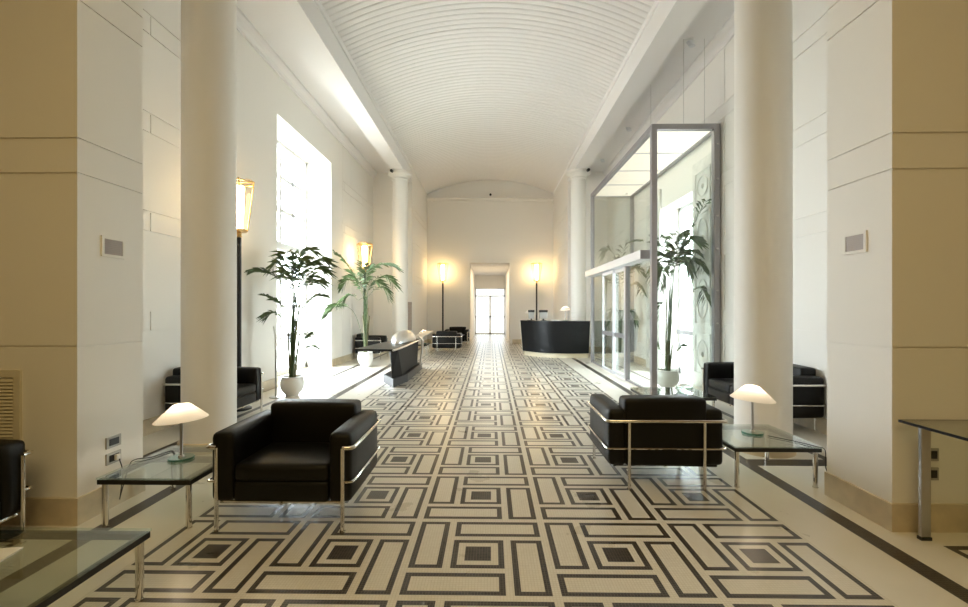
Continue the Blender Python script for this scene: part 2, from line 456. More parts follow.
# columns
def column(x, y, r, label, cap_r):
    c = empty('column', (x, y, 0)); c['kind'] = 'structure'; tag(c, label, 'column')
    b = MB(); q = r+.03; b.lathe([(q, 0), (q, .085), (q-.02, .10)], seg=48); b.build('base', M['plinth'], c, smooth=True)
    b = MB(); b.lathe([(r, .10), (r*1.0, 1.8), (r*.985, 5.35), (r*.985, 5.40)], seg=48); b.build('shaft', M['paint'], c, smooth=True)
    b = MB(); b.lathe([(r*.985, 5.40), (r+.02, 5.42), (r+.02, 5.45), (r*.99, 5.47), (r+.03, 5.53), (cap_r, 5.58), (cap_r, BEAM)], seg=48); b.build('capital', M['paint'], c, smooth=True)
    return c
column(-2.956, 4.67, .252, 'white round column behind the black armchair beside the lamp', .36)
column(2.797, 4.67, .258, 'white round column behind the right glass table lamp', .36)
column(-2.82, 13.9, .235, 'slim white column rising behind the silver console table', .36)
column(2.70, 13.9, .235, 'slim white column standing behind the reception desk', .36)

# window left
w = empty('window_1', (0, 0, 0)); w['kind'] = 'structure'
XF = WL-TH+.02; b = MB()
b.box(XF, XF+.09, WY0, WY0+.07, 0, WZ); b.box(XF, XF+.09, WY1-.07, WY1, 0, WZ); b.box(XF, XF+.09, WY0, WY1, WZ-.07, WZ)
wm = (WY0+WY1)/2
b.box(XF, XF+.10, wm-.05, wm+.05, 0, WZ); b.box(XF, XF+.12, WY0, WY1, 2.72, 2.88); b.box(XF, XF+.09, WY0, WY1, 0, .12)
for yy in ((WY0+wm)/2, (wm+WY1)/2): b.box(XF+.02, XF+.06, yy-.04, yy+.04, 0, WZ)
for zz in (3.6, 4.32, .85, 1.5, 2.15): b.box(XF+.02, XF+.06, WY0, WY1, zz-.04, zz+.04)
b.build('window_frame', M['frame_white'], w)
b = MB(); b.box(XF+.038, XF+.044, WY0+.05, WY1-.05, .1, WZ-.05); b.build('pane', M['pane'], w)
b = MB(); b.box(WL-TH+.1, WL-.2, WY0, WY1, 0, .004); b.build('window_sill', M['cream_base'], w)

# street door right
d = empty('door_2', (0, 0, 0)); d['kind'] = 'structure'; b = MB(); XD = WR+TR-.12
for yy in (DY0, DY1-.07): b.box(XD, XD+.07, yy, yy+.07, 0, DZ)
dm = (DY0+DY1)/2; b.box(XD, XD+.07, dm-.05, dm+.05, 0, 2.5); b.box(XD, XD+.07, DY0, DY1, 2.45, 2.55); b.box(XD, XD+.07, DY0, DY1, DZ-.07, DZ); b.box(XD, XD+.07, DY0, DY1, 0, .12)
b.build('door_frame', M['alu_light'], d)
b = MB(); b.box(XD-.05, XD+.0, DY0, DY1, .88, .98); b.build('push_bar', M['alu'], d)
b = MB(); b.box(XD+.03, XD+.036, DY0+.05, DY1-.05, .1, DZ-.05); b.build('pane', M['pane'], d)

# ------------------------------------------------------------------ armchairs (tubular steel cages with leather blocks)
def make_seat(name, w, d, seats, label, cat, group=None):
    r = empty(name, (0, 0, 0), 0, label, cat, group)
    hx, hy = w/2, d/2; t = .012; RZ, LZ, BZ = .545, .325, .182
    aw = .15
    def loop(z):
        i = .065; c = .03
        P = [(-hx+i, -hy, z), (-hx+c, -hy, z), (-hx+.008, -hy+.008, z), (-hx, -hy+c, z), (-hx, hy-c, z), (-hx+.008, hy-.008, z), (-hx+c, hy, z),
             (hx-c, hy, z), (hx-.008, hy-.008, z), (hx, hy-c, z), (hx, -hy+c, z), (hx-.008, -hy+.008, z), (hx-c, -hy, z), (hx-i, -hy, z)]
        return P
    b = MB(); b.tube(loop(RZ), t*1.15, 10); b.build('top_rail', M['chrome'], r, smooth=True)
    b = MB(); b.tube(loop(LZ), t*.7, 8); b.build('lower_rail', M['chrome'], r, smooth=True)
    b = MB(); P = [(-hx+.07, -hy+.04, BZ-.004), (-hx+.07, hy-.04, BZ-.004), (hx-.07, hy-.04, BZ-.004), (hx-.07, -hy+.04, BZ-.004), (-hx+.07, -hy+.04, BZ-.004)]
    b.tube(P, t, 8); b.tube([(0, -hy+.02, BZ-.01), (0, hy-.02, BZ-.01)], t*.8, 8); b.build('base_frame', M['chrome'], r, smooth=True)
    bl = .30 if seats == 1 else hx-.2
    for (x, y) in ((-hx+.065, -hy), (hx-.065, -hy), (-bl, hy), (bl, hy)):
        b = MB(); b.tube([(x, y, .006), (x, y, RZ)], t*1.1, 10); b.lathe([(.019, 0), (.019, .008)], (x, y, 0), 12); b.build('leg', M['chrome'], r, smooth=True)
    g = .016
    for s in (-1, 1):
        b = MB(); xa, xb = sorted((s*(hx-g), s*(hx-g-aw))); b.cushion(xa, xb, -hy+g, hy-g, BZ, .635, .035, .010); b.build('arm_cushion', M['leather'], r, smooth=True)
    bw = (w-2*g-2*aw)/seats; x0 = -hx+g+aw
    for k in range(seats):
        a = x0+k*bw
        b = MB(); b.cushion(a-(.02 if k == 0 else -.002), a+bw+(.02 if k == seats-1 else -.002), hy-g-.19, hy-g, BZ, .72, .03, .010); b.build('back_cushion', M['leather'], r, smooth=True)
        b = MB(); b.cushion(a+.001, a+bw-.001, -hy+g, hy-g-.195, .312, .43, .03, .014); b.build('seat_cushion', M['leather'], r, smooth=True)
        b = MB(); b.cushion(a+.001, a+bw-.001, -hy+g, hy-g-.195, BZ, .316, .018, .0); b.build('seat_cushion', M['leather'], r, smooth=True)
    return r
GA = 'black leather armchairs with chrome tube frames'
arm = make_seat('armchair', .955, .74, 1, 'large black leather armchair facing the camera beside the left glass table lamp', 'armchair', GA)
def put(o, x, y, rz): o.location = (x, y, 0); o.rotation_euler = (0, 0, rz)
put(arm, -1.375, 3.265, 0)
def arm_copy(x, y, rz, label):
    c = copy_tree(arm); put(c, x, y, rz); c['label'] = label; return c
arm_copy(1.41, 3.99, PI, 'black leather armchair seen from behind beside the right glass table lamp')
arm_copy(-3.262, 2.315, PI/2, 'black armchair cut off by the frame under the louvred wall vent')
arm_copy(-3.55, 5.76, PI/2, 'black armchair half hidden behind the near left column')
arm_copy(-3.50, 13.1, PI/2, 'black armchair by the left wall behind the second palm pot')
arm_copy(-1.43, 14.75, PI, 'small distant black armchair with its back turned near the end doorway')
arm_copy(-1.32, 17.60, 0, 'farthest black armchair against the end wall facing the camera')
sofa = make_seat('sofa', 1.5, .74, 2, 'black leather two seat sofa against the right wall behind the column', 'sofa')
put(sofa, 3.478, 5.94, -PI/2); sofa.scale = (1, 1, 1.04)

# ------------------------------------------------------------------ low glass tables
def make_table(name, w, d, h, label, group, leg=.018, ins=.03):
    r = empty(name, (0, 0, 0), 0, label, 'table', group); hx, hy = w/2, d/2
    b = MB()
    for (x0, x1, y0, y1) in ((-hx, hx, -hy, -hy+.03), (-hx, hx, hy-.03, hy), (-hx, -hx+.03, -hy+.03, hy-.03), (hx-.03, hx, -hy+.03, hy-.03)): b.box(x0, x1, y0, y1, h-.045, h-.014)
    b.build('frame', M['black'], r)
    b = MB(); b.box(-hx-.004, hx+.004, -hy-.004, hy+.004, h-.013, h-.001); b.build('glass_top', M['table_glass'], r)
    for sx in (-1, 1):
        for sy in (-1, 1):
            b = MB(); b.tube([(sx*(hx-ins), sy*(hy-ins), .004), (sx*(hx-ins), sy*(hy-ins), h-.046)], leg, 14); b.lathe([(leg+.003, 0), (leg+.003, .008)], (sx*(hx-ins), sy*(hy-ins), 0), 14)
            b.build('leg', M['chrome'], r, smooth=True)
    return r
GT = 'low glass tables on chrome legs'
t1 = make_table('glass_table', .62, .70, .34, 'low glass table beside the left pier carrying a white lamp', GT); t1.location = (-2.275, 3.255, 0)
t2 = make_table('glass_table', .69, .70, .34, 'low glass table carrying a lamp in front of the right column', GT); t2.location = (2.31, 3.995, 0)
t3 = make_table('glass_table', 1.0, .72, .34, 'low glass table in the near left corner with a white brochure', GT); t3.location = (-2.22, 1.88, 0)
t4 = make_table('glass_table', .86, .70, .34, 'low glass table with white flowers beyond the turned armchair', GT); t4.location = (2.40, 6.02, 0)
t5 = make_table('glass_table', .66, .66, .34, 'far low glass table with a lamp behind the silver console', GT); t5.location = (-2.32, 14.2, 0)

# tall glass console on the right
r = empty('console_table', (3.22, 2.46, 0), 0, 'tall glass console table with flat metal leg at the right pier', 'table')
b = MB(); b.box(-.60, .60, -.42, .46, .722, .736); b.build('glass_top', M['table_glass'], r)
b = MB()
for (x0, x1, y0, y1) in ((-.605, .605, -.425, -.42), (-.605, .605, .46, .465), (-.605, -.6, -.42, .46), (.6, .605, -.42, .46)): b.box(x0, x1, y0, y1, .721, .737)
b.build('edge_strip', M['matt_black'], r)
for sx in (-1, 1):
    for sy in (-.32, .40):
        b = MB(); b.box(sx*.50-.03, sx*.50+.03, sy-.012, sy+.012, .02, .72); l = b.build('leg', M['steel'], r, bevel=.004)
        b = MB(); b.box(sx*.50-.033, sx*.50+.033, sy-.016, sy+.016, 0, .02); b.build('foot', M['dark'], l)

# ------------------------------------------------------------------ table lamps
def make_lamp(label, group, cordpts=None):
    r = empty('table_lamp', (0, 0, 0), 0, label, 'lamp', group)
    b = MB(); b.lathe([(.086, 0), (.088, .003), (.088, .013), (.085, .016)], seg=40); b.build('base', M['base_glass'], r, smooth=True)
    b = MB(); b.tube([(0, 0, .016), (0, 0, .40)], .0105, 12); b.lathe([(.022, .016), (.020, .026), (.011, .03)], seg=16); b.build('stem', M['steel'], r, smooth=True)
    b = MB(); tl = .10
    prof = [(.0, .424), (.052, .424), (.058, .421), (.09, .392), (.13, .355), (.176, .310), (.178, .306)]
    b.lathe(prof, seg=48, caps=False)
    b.v = [(x, y, z+x*tl*.8) for x, y, z in b.v]
    sh = b.build('lamp_shade', M['shade'], r, smooth=True)
    b = MB(); b.lathe([(0, .352), (.016, .358), (.024, .375), (.018, .396), (0, .404)], seg=16, caps=False); b.build('bulb', M['bulb'], r, smooth=True)
    return r
GL = 'white conical table lamps on glass bases'
l1 = make_lamp('lit white table lamp on the glass table by the left pier', GL)
l2 = copy_tree(l1); l2['label'] = 'lit white table lamp on the glass table before the right column'; l2.location = (2.325, 4.03, .34); l2.rotation_euler = (0, 0, PI*.9)
l3 = copy_tree(l1); l3['label'] = 'white table lamp standing on the black reception desk, right of the monitors'; l3.location = (2.18, 13.20, 1.085)
l4 = copy_tree(l1); l4['label'] = 'white table lamp at the left end of the reception desk'; l4.location = (1.17, 13.88, 1.085); l4.scale = (.75, .75, .75)
l5 = copy_tree(l1); l5['label'] = 'small distant white lamp on the far glass table behind the silver console'; l5.location = (-2.13, 14.2, .34)
l1.location = (-2.29, 3.285, .34); l1.scale = (.98, .98, .95)
b = MB(); b.tube(spline([(-2.40, 3.37, .347), (-2.48, 3.44, .346), (-2.52, 3.30, .346), (-2.60, 3.24, .346), (-2.63, 3.22, .30), (-2.64, 3.16, .12), (-2.66, 3.18, .10), (-2.70, 3.25, .25), (-2.735, 3.262, .345)], 40), .0035, 6)
tag(b.build('lamp_cord', M['dark'], smooth=True), 'thin black cord looping from the left lamp to the pier socket', 'cord')
b = MB(); b.tube(spline([(2.40, 3.93, .347), (2.52, 3.78, .346), (2.60, 3.64, .346), (2.64, 3.59, .33), (2.63, 3.57, .20), (2.655, 3.545, .13), (2.68, 3.535, .12)], 30), .0035, 6)
tag(b.build('lamp_cord', M['dark'], smooth=True), 'thin black cord hanging from the right lamp behind the table leg', 'cord')

# brochure, flowers
b = MB()
b.box(-.07, .07, -.1, .1, 0, .005); b.box(-.068, .072, -.098, .102, .005, .009)
o = b.build('brochure', M['paper']); o.location = (-2.215, 1.93, .34); o.rotation_euler = (0, 0, .15); tag(o, 'white brochure lying on the near left glass table', 'brochure')
r = empty('flower_bowl', (2.62, 6.12, .34), 0, 'low glass bowl of white flowers on the table behind the turned armchair', 'flower bowl')
b = MB(); b.lathe([(.05, 0), (.09, .02), (.115, .06), (.11, .06), (.085, .025), (.0, .01)], seg=28, caps=False); b.build('bowl', M['table_glass'], r, smooth=True)
for k in range(9):
    a = k*2.4; rr = .025*math.sqrt(k)
    fx, fy, fz = 1.25*rr*math.cos(a), rr*math.sin(a), .085-.4*rr
    b = MB()
    for q in range(6):
        c = q*PI/3+k; dx, dy = math.cos(c), math.sin(c)
        b.add([(fx, fy, fz), (fx+.022*dx-.014*dy, fy+.022*dy+.014*dx, fz+.012), (fx+.042*dx, fy+.042*dy, fz+.004), (fx+.022*dx+.014*dy, fy+.022*dy-.014*dx, fz+.012)], [(0, 1, 2, 3)])
    b.lathe([(0, .0), (.012, .004), (.010, .014), (0, .018)], (fx, fy, fz), 8, caps=False)
    b.build('flower', M['flower'], r)

# ------------------------------------------------------------------ torchere lamps
def make_torch(label, group):
    r = empty('floor_lamp', (0, 0, 0), 0, label, 'lamp', group)
    b = MB(); b.lathe([(.17, 0), (.17, .02), (.15, .035), (.03, .05)], seg=32); b.build('base', M['black'], r, smooth=True)
    b = MB(); b.tube([(0, 0, .05), (0, 0, 2.47)], .034, 14); b.build('pole', M['black'], r, smooth=True)
    b = MB(); b.lathe([(.03, 2.47), (.045, 2.49), (.03, 2.51), (.04, 2.53), (.03, 2.55)], seg=20); b.build('collar', M['brass'], r, smooth=True)
    z0, z1, r0, r1 = 2.57, 3.26, .125, .22; n = 6
    b = MB()
    hexa = lambda rr, z: [(rr*math.cos(2*PI*k/n), rr*math.sin(2*PI*k/n), z) for k in range(n)]
    A, B = hexa(r0, z0), hexa(r1, z1)
    for k in range(n):
        b.tube([A[k], B[k]], .008, 6); b.tube([A[k], A[(k+1) % n]], .009, 6); b.tube([B[k], B[(k+1) % n]], .011, 6)
    for k in range(3): b.tube([A[k], A[k+3]], .007, 6); b.tube([B[k], B[k+3]], .006, 6)
    b.lathe([(r0*.9, z0-.02), (r0*.9, z0)], seg=6); b.build('lantern_frame', M['brass'], r, smooth=True)
    b = MB()
    for k in range(n): b.add([A[k], A[(k+1) % n], B[(k+1) % n], B[k]], [(0, 1, 2, 3)])
    b.build('lantern_glass', M['lampglass'], r)
    b = MB(); b.lathe([(.055, z0+.04), (.075, z1-.07), (.06, z1-.05)], seg=24); b.build('light_tube', M['tube'], r, smooth=True)
    b = MB()
    for k in range(n):
        x, y, z = B[k]; q = Vector((x, y, 0)).normalized()
        b.tube([(x, y, z), (x-q.x*.05, y-q.y*.05, z+.04), (x-q.x*.12, y-q.y*.12, z+.055)], .005, 5)
    b.lathe([(.0, z1+.05), (.018, z1+.06), (.0, z1+.09)], seg=10, caps=False); b.build('finial', M['brass'], r, smooth=True)
    return r
GF = 'tall black floor lamps with gilt lanterns'
f1 = make_torch('tall black floor lamp with gilt lantern behind the near left column', GF)
f2 = copy_tree(f1); f2['label'] = 'tall floor lamp whose lantern glows above the second palm'; f2.location = (-3.56, 12.6, 0)
f3 = copy_tree(f1); f3['label'] = 'tall lit floor lamp to the left of the end doorway'; f3.location = (-1.95, 18.15, 0)
f4 = copy_tree(f1); f4['label'] = 'tall lit floor lamp behind the reception desk monitors'; f4.location = (1.84, 18.15, 0)
f1.location = (-3.625, 6.40, 0)

# ------------------------------------------------------------------ slim post by the window
r = empty('stand_post', (-3.51, 7.27, 0), 0, 'slim metal post standing left of the first palm', 'post')
b = MB(); b.lathe([(.10, 0), (.10, .012), (.02, .02)], seg=24); b.build('base', M['steel'], r, smooth=True)
b = MB(); b.tube([(0, 0, .02), (0, 0, .78)], .014, 10); b.build('pole', M['steel'], r, smooth=True)
b = MB(); b.tube(spline([(0, 0, .78), (-.005, 0, 1.0), (-.03, 0, 1.16)], 10), .017, 10); b.build('grip', M['white'], r, smooth=True)

# ------------------------------------------------------------------ palms
def frond(b, path, L, t0=.42, n=12, ang=.9, rad=.006, droop=.38, lim=None):
    P = spline(path, 40); b.tube(P, rad, 5, radii=[rad*(1-.75*i/40) for i in range(41)])
    for k in range(n):
        t = t0+(1-t0)*(k+.3)/n; i = min(39, int(t*40)); f = t*40-i
        p = P[i].lerp(P[i+1], f); tan = (P[min(40, i+1)]-P[max(0, i-1)]).normalized()
        side = tan.cross(Vector((0, 0, 1)))
        if side.length < .15: side = tan.cross(Vector((.3, 1, 0)))
        side.normalize(); up = side.cross(tan).normalized()
        u = (t-t0)/(1-t0); ll = L*(.55+1.0*u*(1-u)*2.0)*(1 if u < .85 else .7)*random.uniform(.85, 1.1)
        for s in (-1, 1):
            a = ang*(1-.45*u)+random.uniform(-.12, .12)
            d = (tan*math.cos(a)+side*s*math.sin(a)+up*random.uniform(.05, .3)).normalized()
            w = .0066*max(1, L/.34)
            m1 = p+d*ll*.5; e = p+d*ll+Vector((0, 0, -droop*ll*random.uniform(.7, 1.3)))
            m1 = m1+Vector((0, 0, -droop*ll*.12))
            wv = d.cross(up).normalized()*w*.9+up*w*.25
            q4 = [p, m1+wv, e, m1-wv]
            if lim: q4 = [Vector((max(lim[0], min(lim[1], a_.x)), max(lim[2], min(lim[3], a_.y)), a_.z)) for a_ in q4]
            b.add(q4, [(0, 1, 2), (0, 2, 3)])

def palm(name, loc, label, pot_r, pot_h, crown, fr, mat, stems, L=.34, decor=True, group='potted palms in white bowls'):
    r = empty(name, loc, 0, label, 'palm', group)
    b = MB(); R_ = pot_r; H = pot_h
    b.lathe([(R_*.52, 0), (R_*.56, H*.05), (R_*.58, H*.09), (R_*.80, H*.24), (R_*.95, H*.42), (R_, H*.60), (R_*.96, H*.80), (R_*.86, H*.93), (R_*.93, H*.95), (R_*.93, H), (R_*.82, H), (R_*.81, H*.86)], seg=40); b.build('pot', M['ceramic'], r, smooth=True)
    b = MB(); b.lathe([(0, H*.88), (R_*.8, H*.88), (R_*.8, H*.86)], seg=24, caps=False); b.build('soil', M['soil'], r)
    for (x, y, hh, lean) in stems:
        b = MB(); b.tube(spline([(x*.6, y*.6, H*.86), (x+lean*.3, y, H+hh*.5), (x+lean, y, H+hh)], 8), .02, 8, radii=[.021-.001*i for i in range(9)]); b.build('stem', M['stem'], r, smooth=True)
    for (pts, sc) in fr:
        b = MB(); base = Vector((random.uniform(-.04, .04), random.uniform(-.04, .04), H*.88))
        c = Vector((crown[0]+random.uniform(-.04, .04), random.uniform(-.05, .05), crown[1]))
        first = Vector(pts[0])
        path = [base]
        if first.z > c.z-.05: path.append(c)
        path += [Vector(p) for p in pts]
        lim = (WL+.04-loc[0], 9, -9, 9) if loc[0] < 0 else (2.82-loc[0], WR-.1-loc[0], 7.72-loc[1], 12.1-loc[1])
        path = [Vector((max(lim[0]+.02, min(lim[1]-.02, q_.x)), max(lim[2]+.02, min(lim[3]-.02, q_.y)), q_.z)) for q_ in path]
        frond(b, path, L*sc, t0=.5 if len(path) > 3 else .45, lim=lim); b.build('frond', mat, r)
    return r
def to_pts(loc, px):
    # pixel notes of the photo turned into metres beside the pot
    out = []
    for (x, y, dy) in px:
        Y = loc[1]+dy; X = (x-491)*Y/449
        if X < WL+.1: X = WL+.1; Y = X*449/(x-491)
        if X > WR-.16: X = WR-.16; Y = X*449/(x-491)
        out.append((X-loc[0], Y-loc[1], 1.45-(y-308.5)*Y/449))
    return out
P1 = (-3.32, 7.45, 0)
fr = [([(288, 293, -.05), (278, 280, -.1), (264, 271, -.2), (246, 270, -.3)], 1.0),
      ([(289, 285, 0), (284, 268, .05), (276, 262, 0), (269, 272, -.1)], .9),
      ([(294, 275, .05), (297, 256, .1), (305, 249, .2), (314, 252, .3)], 1.0),
      ([(295, 275, 0), (290, 258, -.15), (284, 252, -.3), (276, 258, -.4)], .8),
      ([(300, 280, -.05), (309, 264, -.15), (318, 259, -.25), (330, 264, -.3)], 1.0),
      ([(299, 285, .1), (310, 272, .2), (318, 268, .3), (324, 273, .4)], 1.0),
      ([(300, 292, 0), (309, 282, -.2), (315, 280, -.35), (320, 287, -.45)], .9),
      ([(287, 318, -.05), (283, 308, -.1), (276, 301, -.15), (262, 294, -.15)], .85),
      ([(287, 331, 0), (281, 319, -.05), (272, 313, -.1), (262, 319, -.1)], .8),
      ([(297, 318, 0), (303, 306, .1), (312, 296, .1), (326, 295, .1)], .8),
      ([(298, 345, -.1), (303, 338, -.1), (308, 333, -.15)], .6),
      ([(297, 285, -.1), (293, 268, -.3), (298, 258, -.5), (304, 262, -.65)], 1.0),
      ([(293, 290, .1), (287, 272, .25), (292, 262, .4)], .9),
      ([(293, 290, .05), (291, 274, .1), (285, 262, .1), (280, 256, .1)], 1.0),
      ([(296, 290, -.05), (299, 272, -.15), (305, 264, -.25), (313, 263, -.3)], 1.0),
      ([(295, 295, -.05), (293, 280, -.1), (288, 272, -.2), (281, 275, -.3)], 1.0),
      ([(297, 295, 0), (303, 283, .1), (307, 276, .2), (312, 280, .3)], 1.0),
      ([(294, 285, 0), (294, 266, 0), (298, 256, .0), (302, 250, 0)], 1.0),
      ([(297, 352, -.05), (303, 348, -.1), (311, 346, -.1), (320, 350, -.1)], .35)]
palm('potted_palm', P1, 'tall potted palm in a white bowl in front of the left window', .19, .32, (.05, 1.45), [(to_pts(P1, p), s) for p, s in fr], M['leaf'], [(-.03, .02, 1.0, .02), (.03, -.02, 1.2, .10), (0, .03, .9, .0), (-.05, 0, .8, -.02), (.05, .03, .7, .06)], .30)
P2 = (-3.13, 11.15, 0)
fr = [([(357, 285, 0), (352, 273, -.05), (343, 260, -.1), (333, 251, -.2)], 1.0),
      ([(367, 278, 0), (375, 267, .1), (386, 264, .2), (399, 269, .25)], 1.0),
      ([(365, 280, .05), (364, 270, .1), (362, 262, .2)], .9),
      ([(358, 288, .1), (352, 280, .2), (346, 281, .3), (341, 289, .35)], .9),
      ([(357, 300, 0), (352, 295, -.1), (346, 297, -.2), (342, 305, -.3)], .8),
      ([(370, 285, -.1), (381, 276, -.3), (389, 279, -.4), (394, 287, -.5)], .9),
      ([(369, 295, 0), (378, 287, -.1), (385, 290, -.15), (389, 300, -.2)], .8),
      ([(363, 285, -.1), (368, 270, -.3), (376, 266, -.5)], .9),
      ([(362, 290, -.1), (356, 276, -.35), (350, 270, -.5)], .9),
      ([(356, 318, -.2), (347, 307, -.5), (336, 305, -.8), (323, 316, -1.0)], 1.0),
      ([(364, 285, .05), (366, 272, .1), (371, 266, .15)], 1.0), ([(361, 290, 0), (357, 279, .05), (351, 277, .1)], 1.0), ([(366, 292, 0), (372, 282, -.1), (380, 284, -.2)], 1.0)]
palm('potted_palm', P2, 'smaller bright green palm in a white bowl behind the console wing', .19, .37, (0, 1.6), [(to_pts(P2, p), s) for p, s in fr], M['leaf_light'], [(-.03, .02, 1.0, -.03), (.03, 0, 1.1, .03), (0, -.03, .9, -.06), (.03, .03, .9, .06)], .38)
P3 = (3.20, 8.2, 0)
fr = [([(675, 262, 0), (684, 240, 0), (697, 216, 0), (714, 196, 0)], 1.1),
      ([(668, 268, 0), (664, 250, 0), (659, 240, -.1), (655, 238, -.2)], .9),
      ([(670, 262, .1), (672, 245, .2), (676, 236, .3), (684, 232, .4)], 1.0),
      ([(672, 265, -.1), (680, 248, -.2), (688, 240, -.3), (697, 244, -.4)], 1.1),
      ([(674, 275, 0), (686, 262, .1), (696, 262, .15), (703, 272, .2)], 1.0),
      ([(667, 275, 0), (661, 265, .1), (656, 268, .15), (655, 282, .2)], .9),
      ([(670, 280, -.1), (664, 268, -.25), (661, 272, -.35), (658, 290, -.4)], 1.0),
      ([(677, 305, 0), (687, 293, 0), (699, 288, 0), (716, 300, 0)], 1.0),
      ([(668, 310, 0), (663, 303, 0), (660, 306, .05), (658, 320, .1)], .7),
      ([(672, 270, .1), (680, 258, .3), (690, 252, .4), (698, 254, .5)], 1.0),
      ([(671, 272, -.1), (675, 256, -.4), (683, 254, -.6), (690, 264, -.7)], 1.0),
      ([(672, 275, 0), (676, 262, .15), (684, 262, .25), (689, 272, .3)], 1.0), ([(671, 272, 0), (668, 258, .1), (664, 256, .2), (660, 264, .3)], 1.0), ([(673, 268, 0), (677, 250, -.1), (683, 238, -.2)], 1.0),
      ([(666, 362, 0), (660, 350, 0), (657, 342, 0)], .5), ([(670, 360, 0), (677, 348, 0), (682, 345, 0)], .5)]
palm('potted_palm', P3, 'tallest potted palm in a white bowl inside the glass vestibule', .21, .34, (.08, 2.0), [(to_pts(P3, p), s) for p, s in fr], M['leaf'], [(-.03, 0, 1.3, .02), (.03, .02, 1.2, .06), (0, -.03, .5, 0), (.05, -.02, .45, .03)], .36)
P4 = (3.30, 11.55, 0)
fr = [([(619, 290, 0), (620, 262, 0), (626, 244, 0), (640, 240, 0)], 1.0),
      ([(619, 285, 0), (615, 260, .1), (609, 250, .1), (603, 256, .1)], 1.0),
      ([(620, 290, 0), (626, 275, -.2), (634, 268, -.3), (643, 275, -.4)], 1.0),
      ([(618, 295, 0), (613, 282, -.2), (607, 280, -.3), (602, 290, -.3)], .9),
      ([(620, 300, 0), (628, 288, 0), (637, 285, 0), (644, 296, 0)], 1.0),
      ([(619, 320, 0), (616, 310, 0), (612, 312, 0), (609, 322, 0)], .8),
      ([(620, 325, 0), (624, 312, 0), (630, 312, 0), (634, 322, 0)], .8),
      ([(619, 285, .1), (622, 266, .2), (632, 256, .3)], 1.0)]
palm('potted_palm', P4, 'farther potted palm inside the glass vestibule behind the sliding door', .20, .34, (.0, 1.5), [(to_pts(P4, p), s) for p, s in fr], M['leaf'], [(-.03, 0, .8, 0), (.03, .02, .9, .03)], .42)

# ------------------------------------------------------------------ glass vestibule
v = empty('glass_vestibule', (2.70, 7.58, 0), 0, 'tall glass entrance vestibule with grey metal frame and luminous ceiling', 'vestibule')
LY = 4.64; DX = WR-2.70-.02; TZ = 4.55
def vb(name, mat, boxes, parent=None, bevel=0):
    b = MB()
    for q in boxes: b.box(*q)
    return b.build(name, mat, parent or v, bevel=bevel)
for (x0, x1, y0, y1) in ((0, .09, 0, .09), (0, .09, LY-.08, LY), (.0, .08, 1.45, 1.53), (DX-.10, DX, 0, .10), (DX-.08, DX, LY-.08, LY)):
    vb('post', M['alu'], [(x0, x1, y0, y1, 0, TZ-.09 if not (1.3 < y0 < 1.6) else 2.30)])
vb('top_rail', M['alu'], [(0, .09, .0, LY, TZ-.09, TZ), (DX-.09, DX, 0, LY, TZ-.09, TZ), (.09, DX-.09, 0, .09, TZ-.09, TZ), (.09, DX-.09, LY-.09, LY, TZ-.09, TZ)])
vb('floor_rail', M['alu'], [(.02, .07, .09, 1.45, 0, .03), (.09, DX-.1, .02, .07, 0, .03), (.09, DX-.1, LY-.07, LY-.02, 0, .03), (.02, .07, 3.16, LY-.08, 0, .03)])
h = vb('header', M['alu_light'], [(-.14, .09, .18, LY+.05, 2.30, 2.46)], bevel=.008)
vb('end_cap', M['alu'], [(-.135, .085, .165, .18, 2.305, 2.455)], h)
# glass sheets
vb('glass_panel', M['box_glass'], [(.04, .05, .09, LY-.08, 2.46, TZ-.09)])
vb('glass_panel', M['box_glass'], [(.09, DX-.10, .04, .05, .03, TZ-.09)])
vb('glass_panel', M['box_glass'], [(.09, DX-.08, LY-.05, LY-.04, .03, TZ-.09)])
vb('glass_panel', M['box_glass'], [(.04, .05, .09, 1.45, .03, 2.30)])
vb('glass_panel', M['box_glass'], [(.04, .05, 3.17, LY-.08, .03, 2.30)])
for (y0, y1, x) in ((1.54, 2.36, .0), (2.24, 3.16, -.05)):
    b = MB(); w_ = .055
    b.box(x, x+.035, y0, y0+w_, .02, 2.29); b.box(x, x+.035, y1-w_, y1, .02, 2.29); b.box(x, x+.035, y0+w_, y1-w_, .02, .09); b.box(x, x+.035, y0+w_, y1-w_, 2.22, 2.29)
    dl = b.build('sliding_door', M['alu_light'], v)
    vb('pane', M['box_glass'], [(x+.014, x+.02, y0+w_, y1-w_, .09, 2.22)], dl)
    vb('push_bar', M['alu'], [(x-.012, x-.002, y0+.02, y1-.02, .84, .93)], dl)
for k in range(4):
    y0 = .09+k*(LY-.18)/4; y1 = .09+(k+1)*(LY-.18)/4
    vb('light_panel', M['panel'], [(.10, DX-.10, y0+.015, y1-.015, TZ-.075, TZ-.055)])
vb('ceiling_frame', M['alu_light'], [(.09, DX-.09, .09+k*(LY-.18)/4-.014, .09+k*(LY-.18)/4+.014, TZ-.09, TZ-.03) for k in range(5)]+[(.09, DX-.09, .09, LY-.09, TZ-.03, TZ-.02)])
for (x, y) in ((.55, .05), (.55, 1.6), (.9, .05)):
    b = MB(); b.tube([(x, y, TZ), (x, y, SOF)], .004, 6); b.build('suspension_cable', M['steel'], v)
for z in (4.2, 3.62, 3.0, 2.45, 1.75, 1.2):
    b = MB(); b.tube([(DX-.05, -.025, z), (DX-.05, 0, z)], .015, 10); b.build('glass_clamp', M['steel'], v)
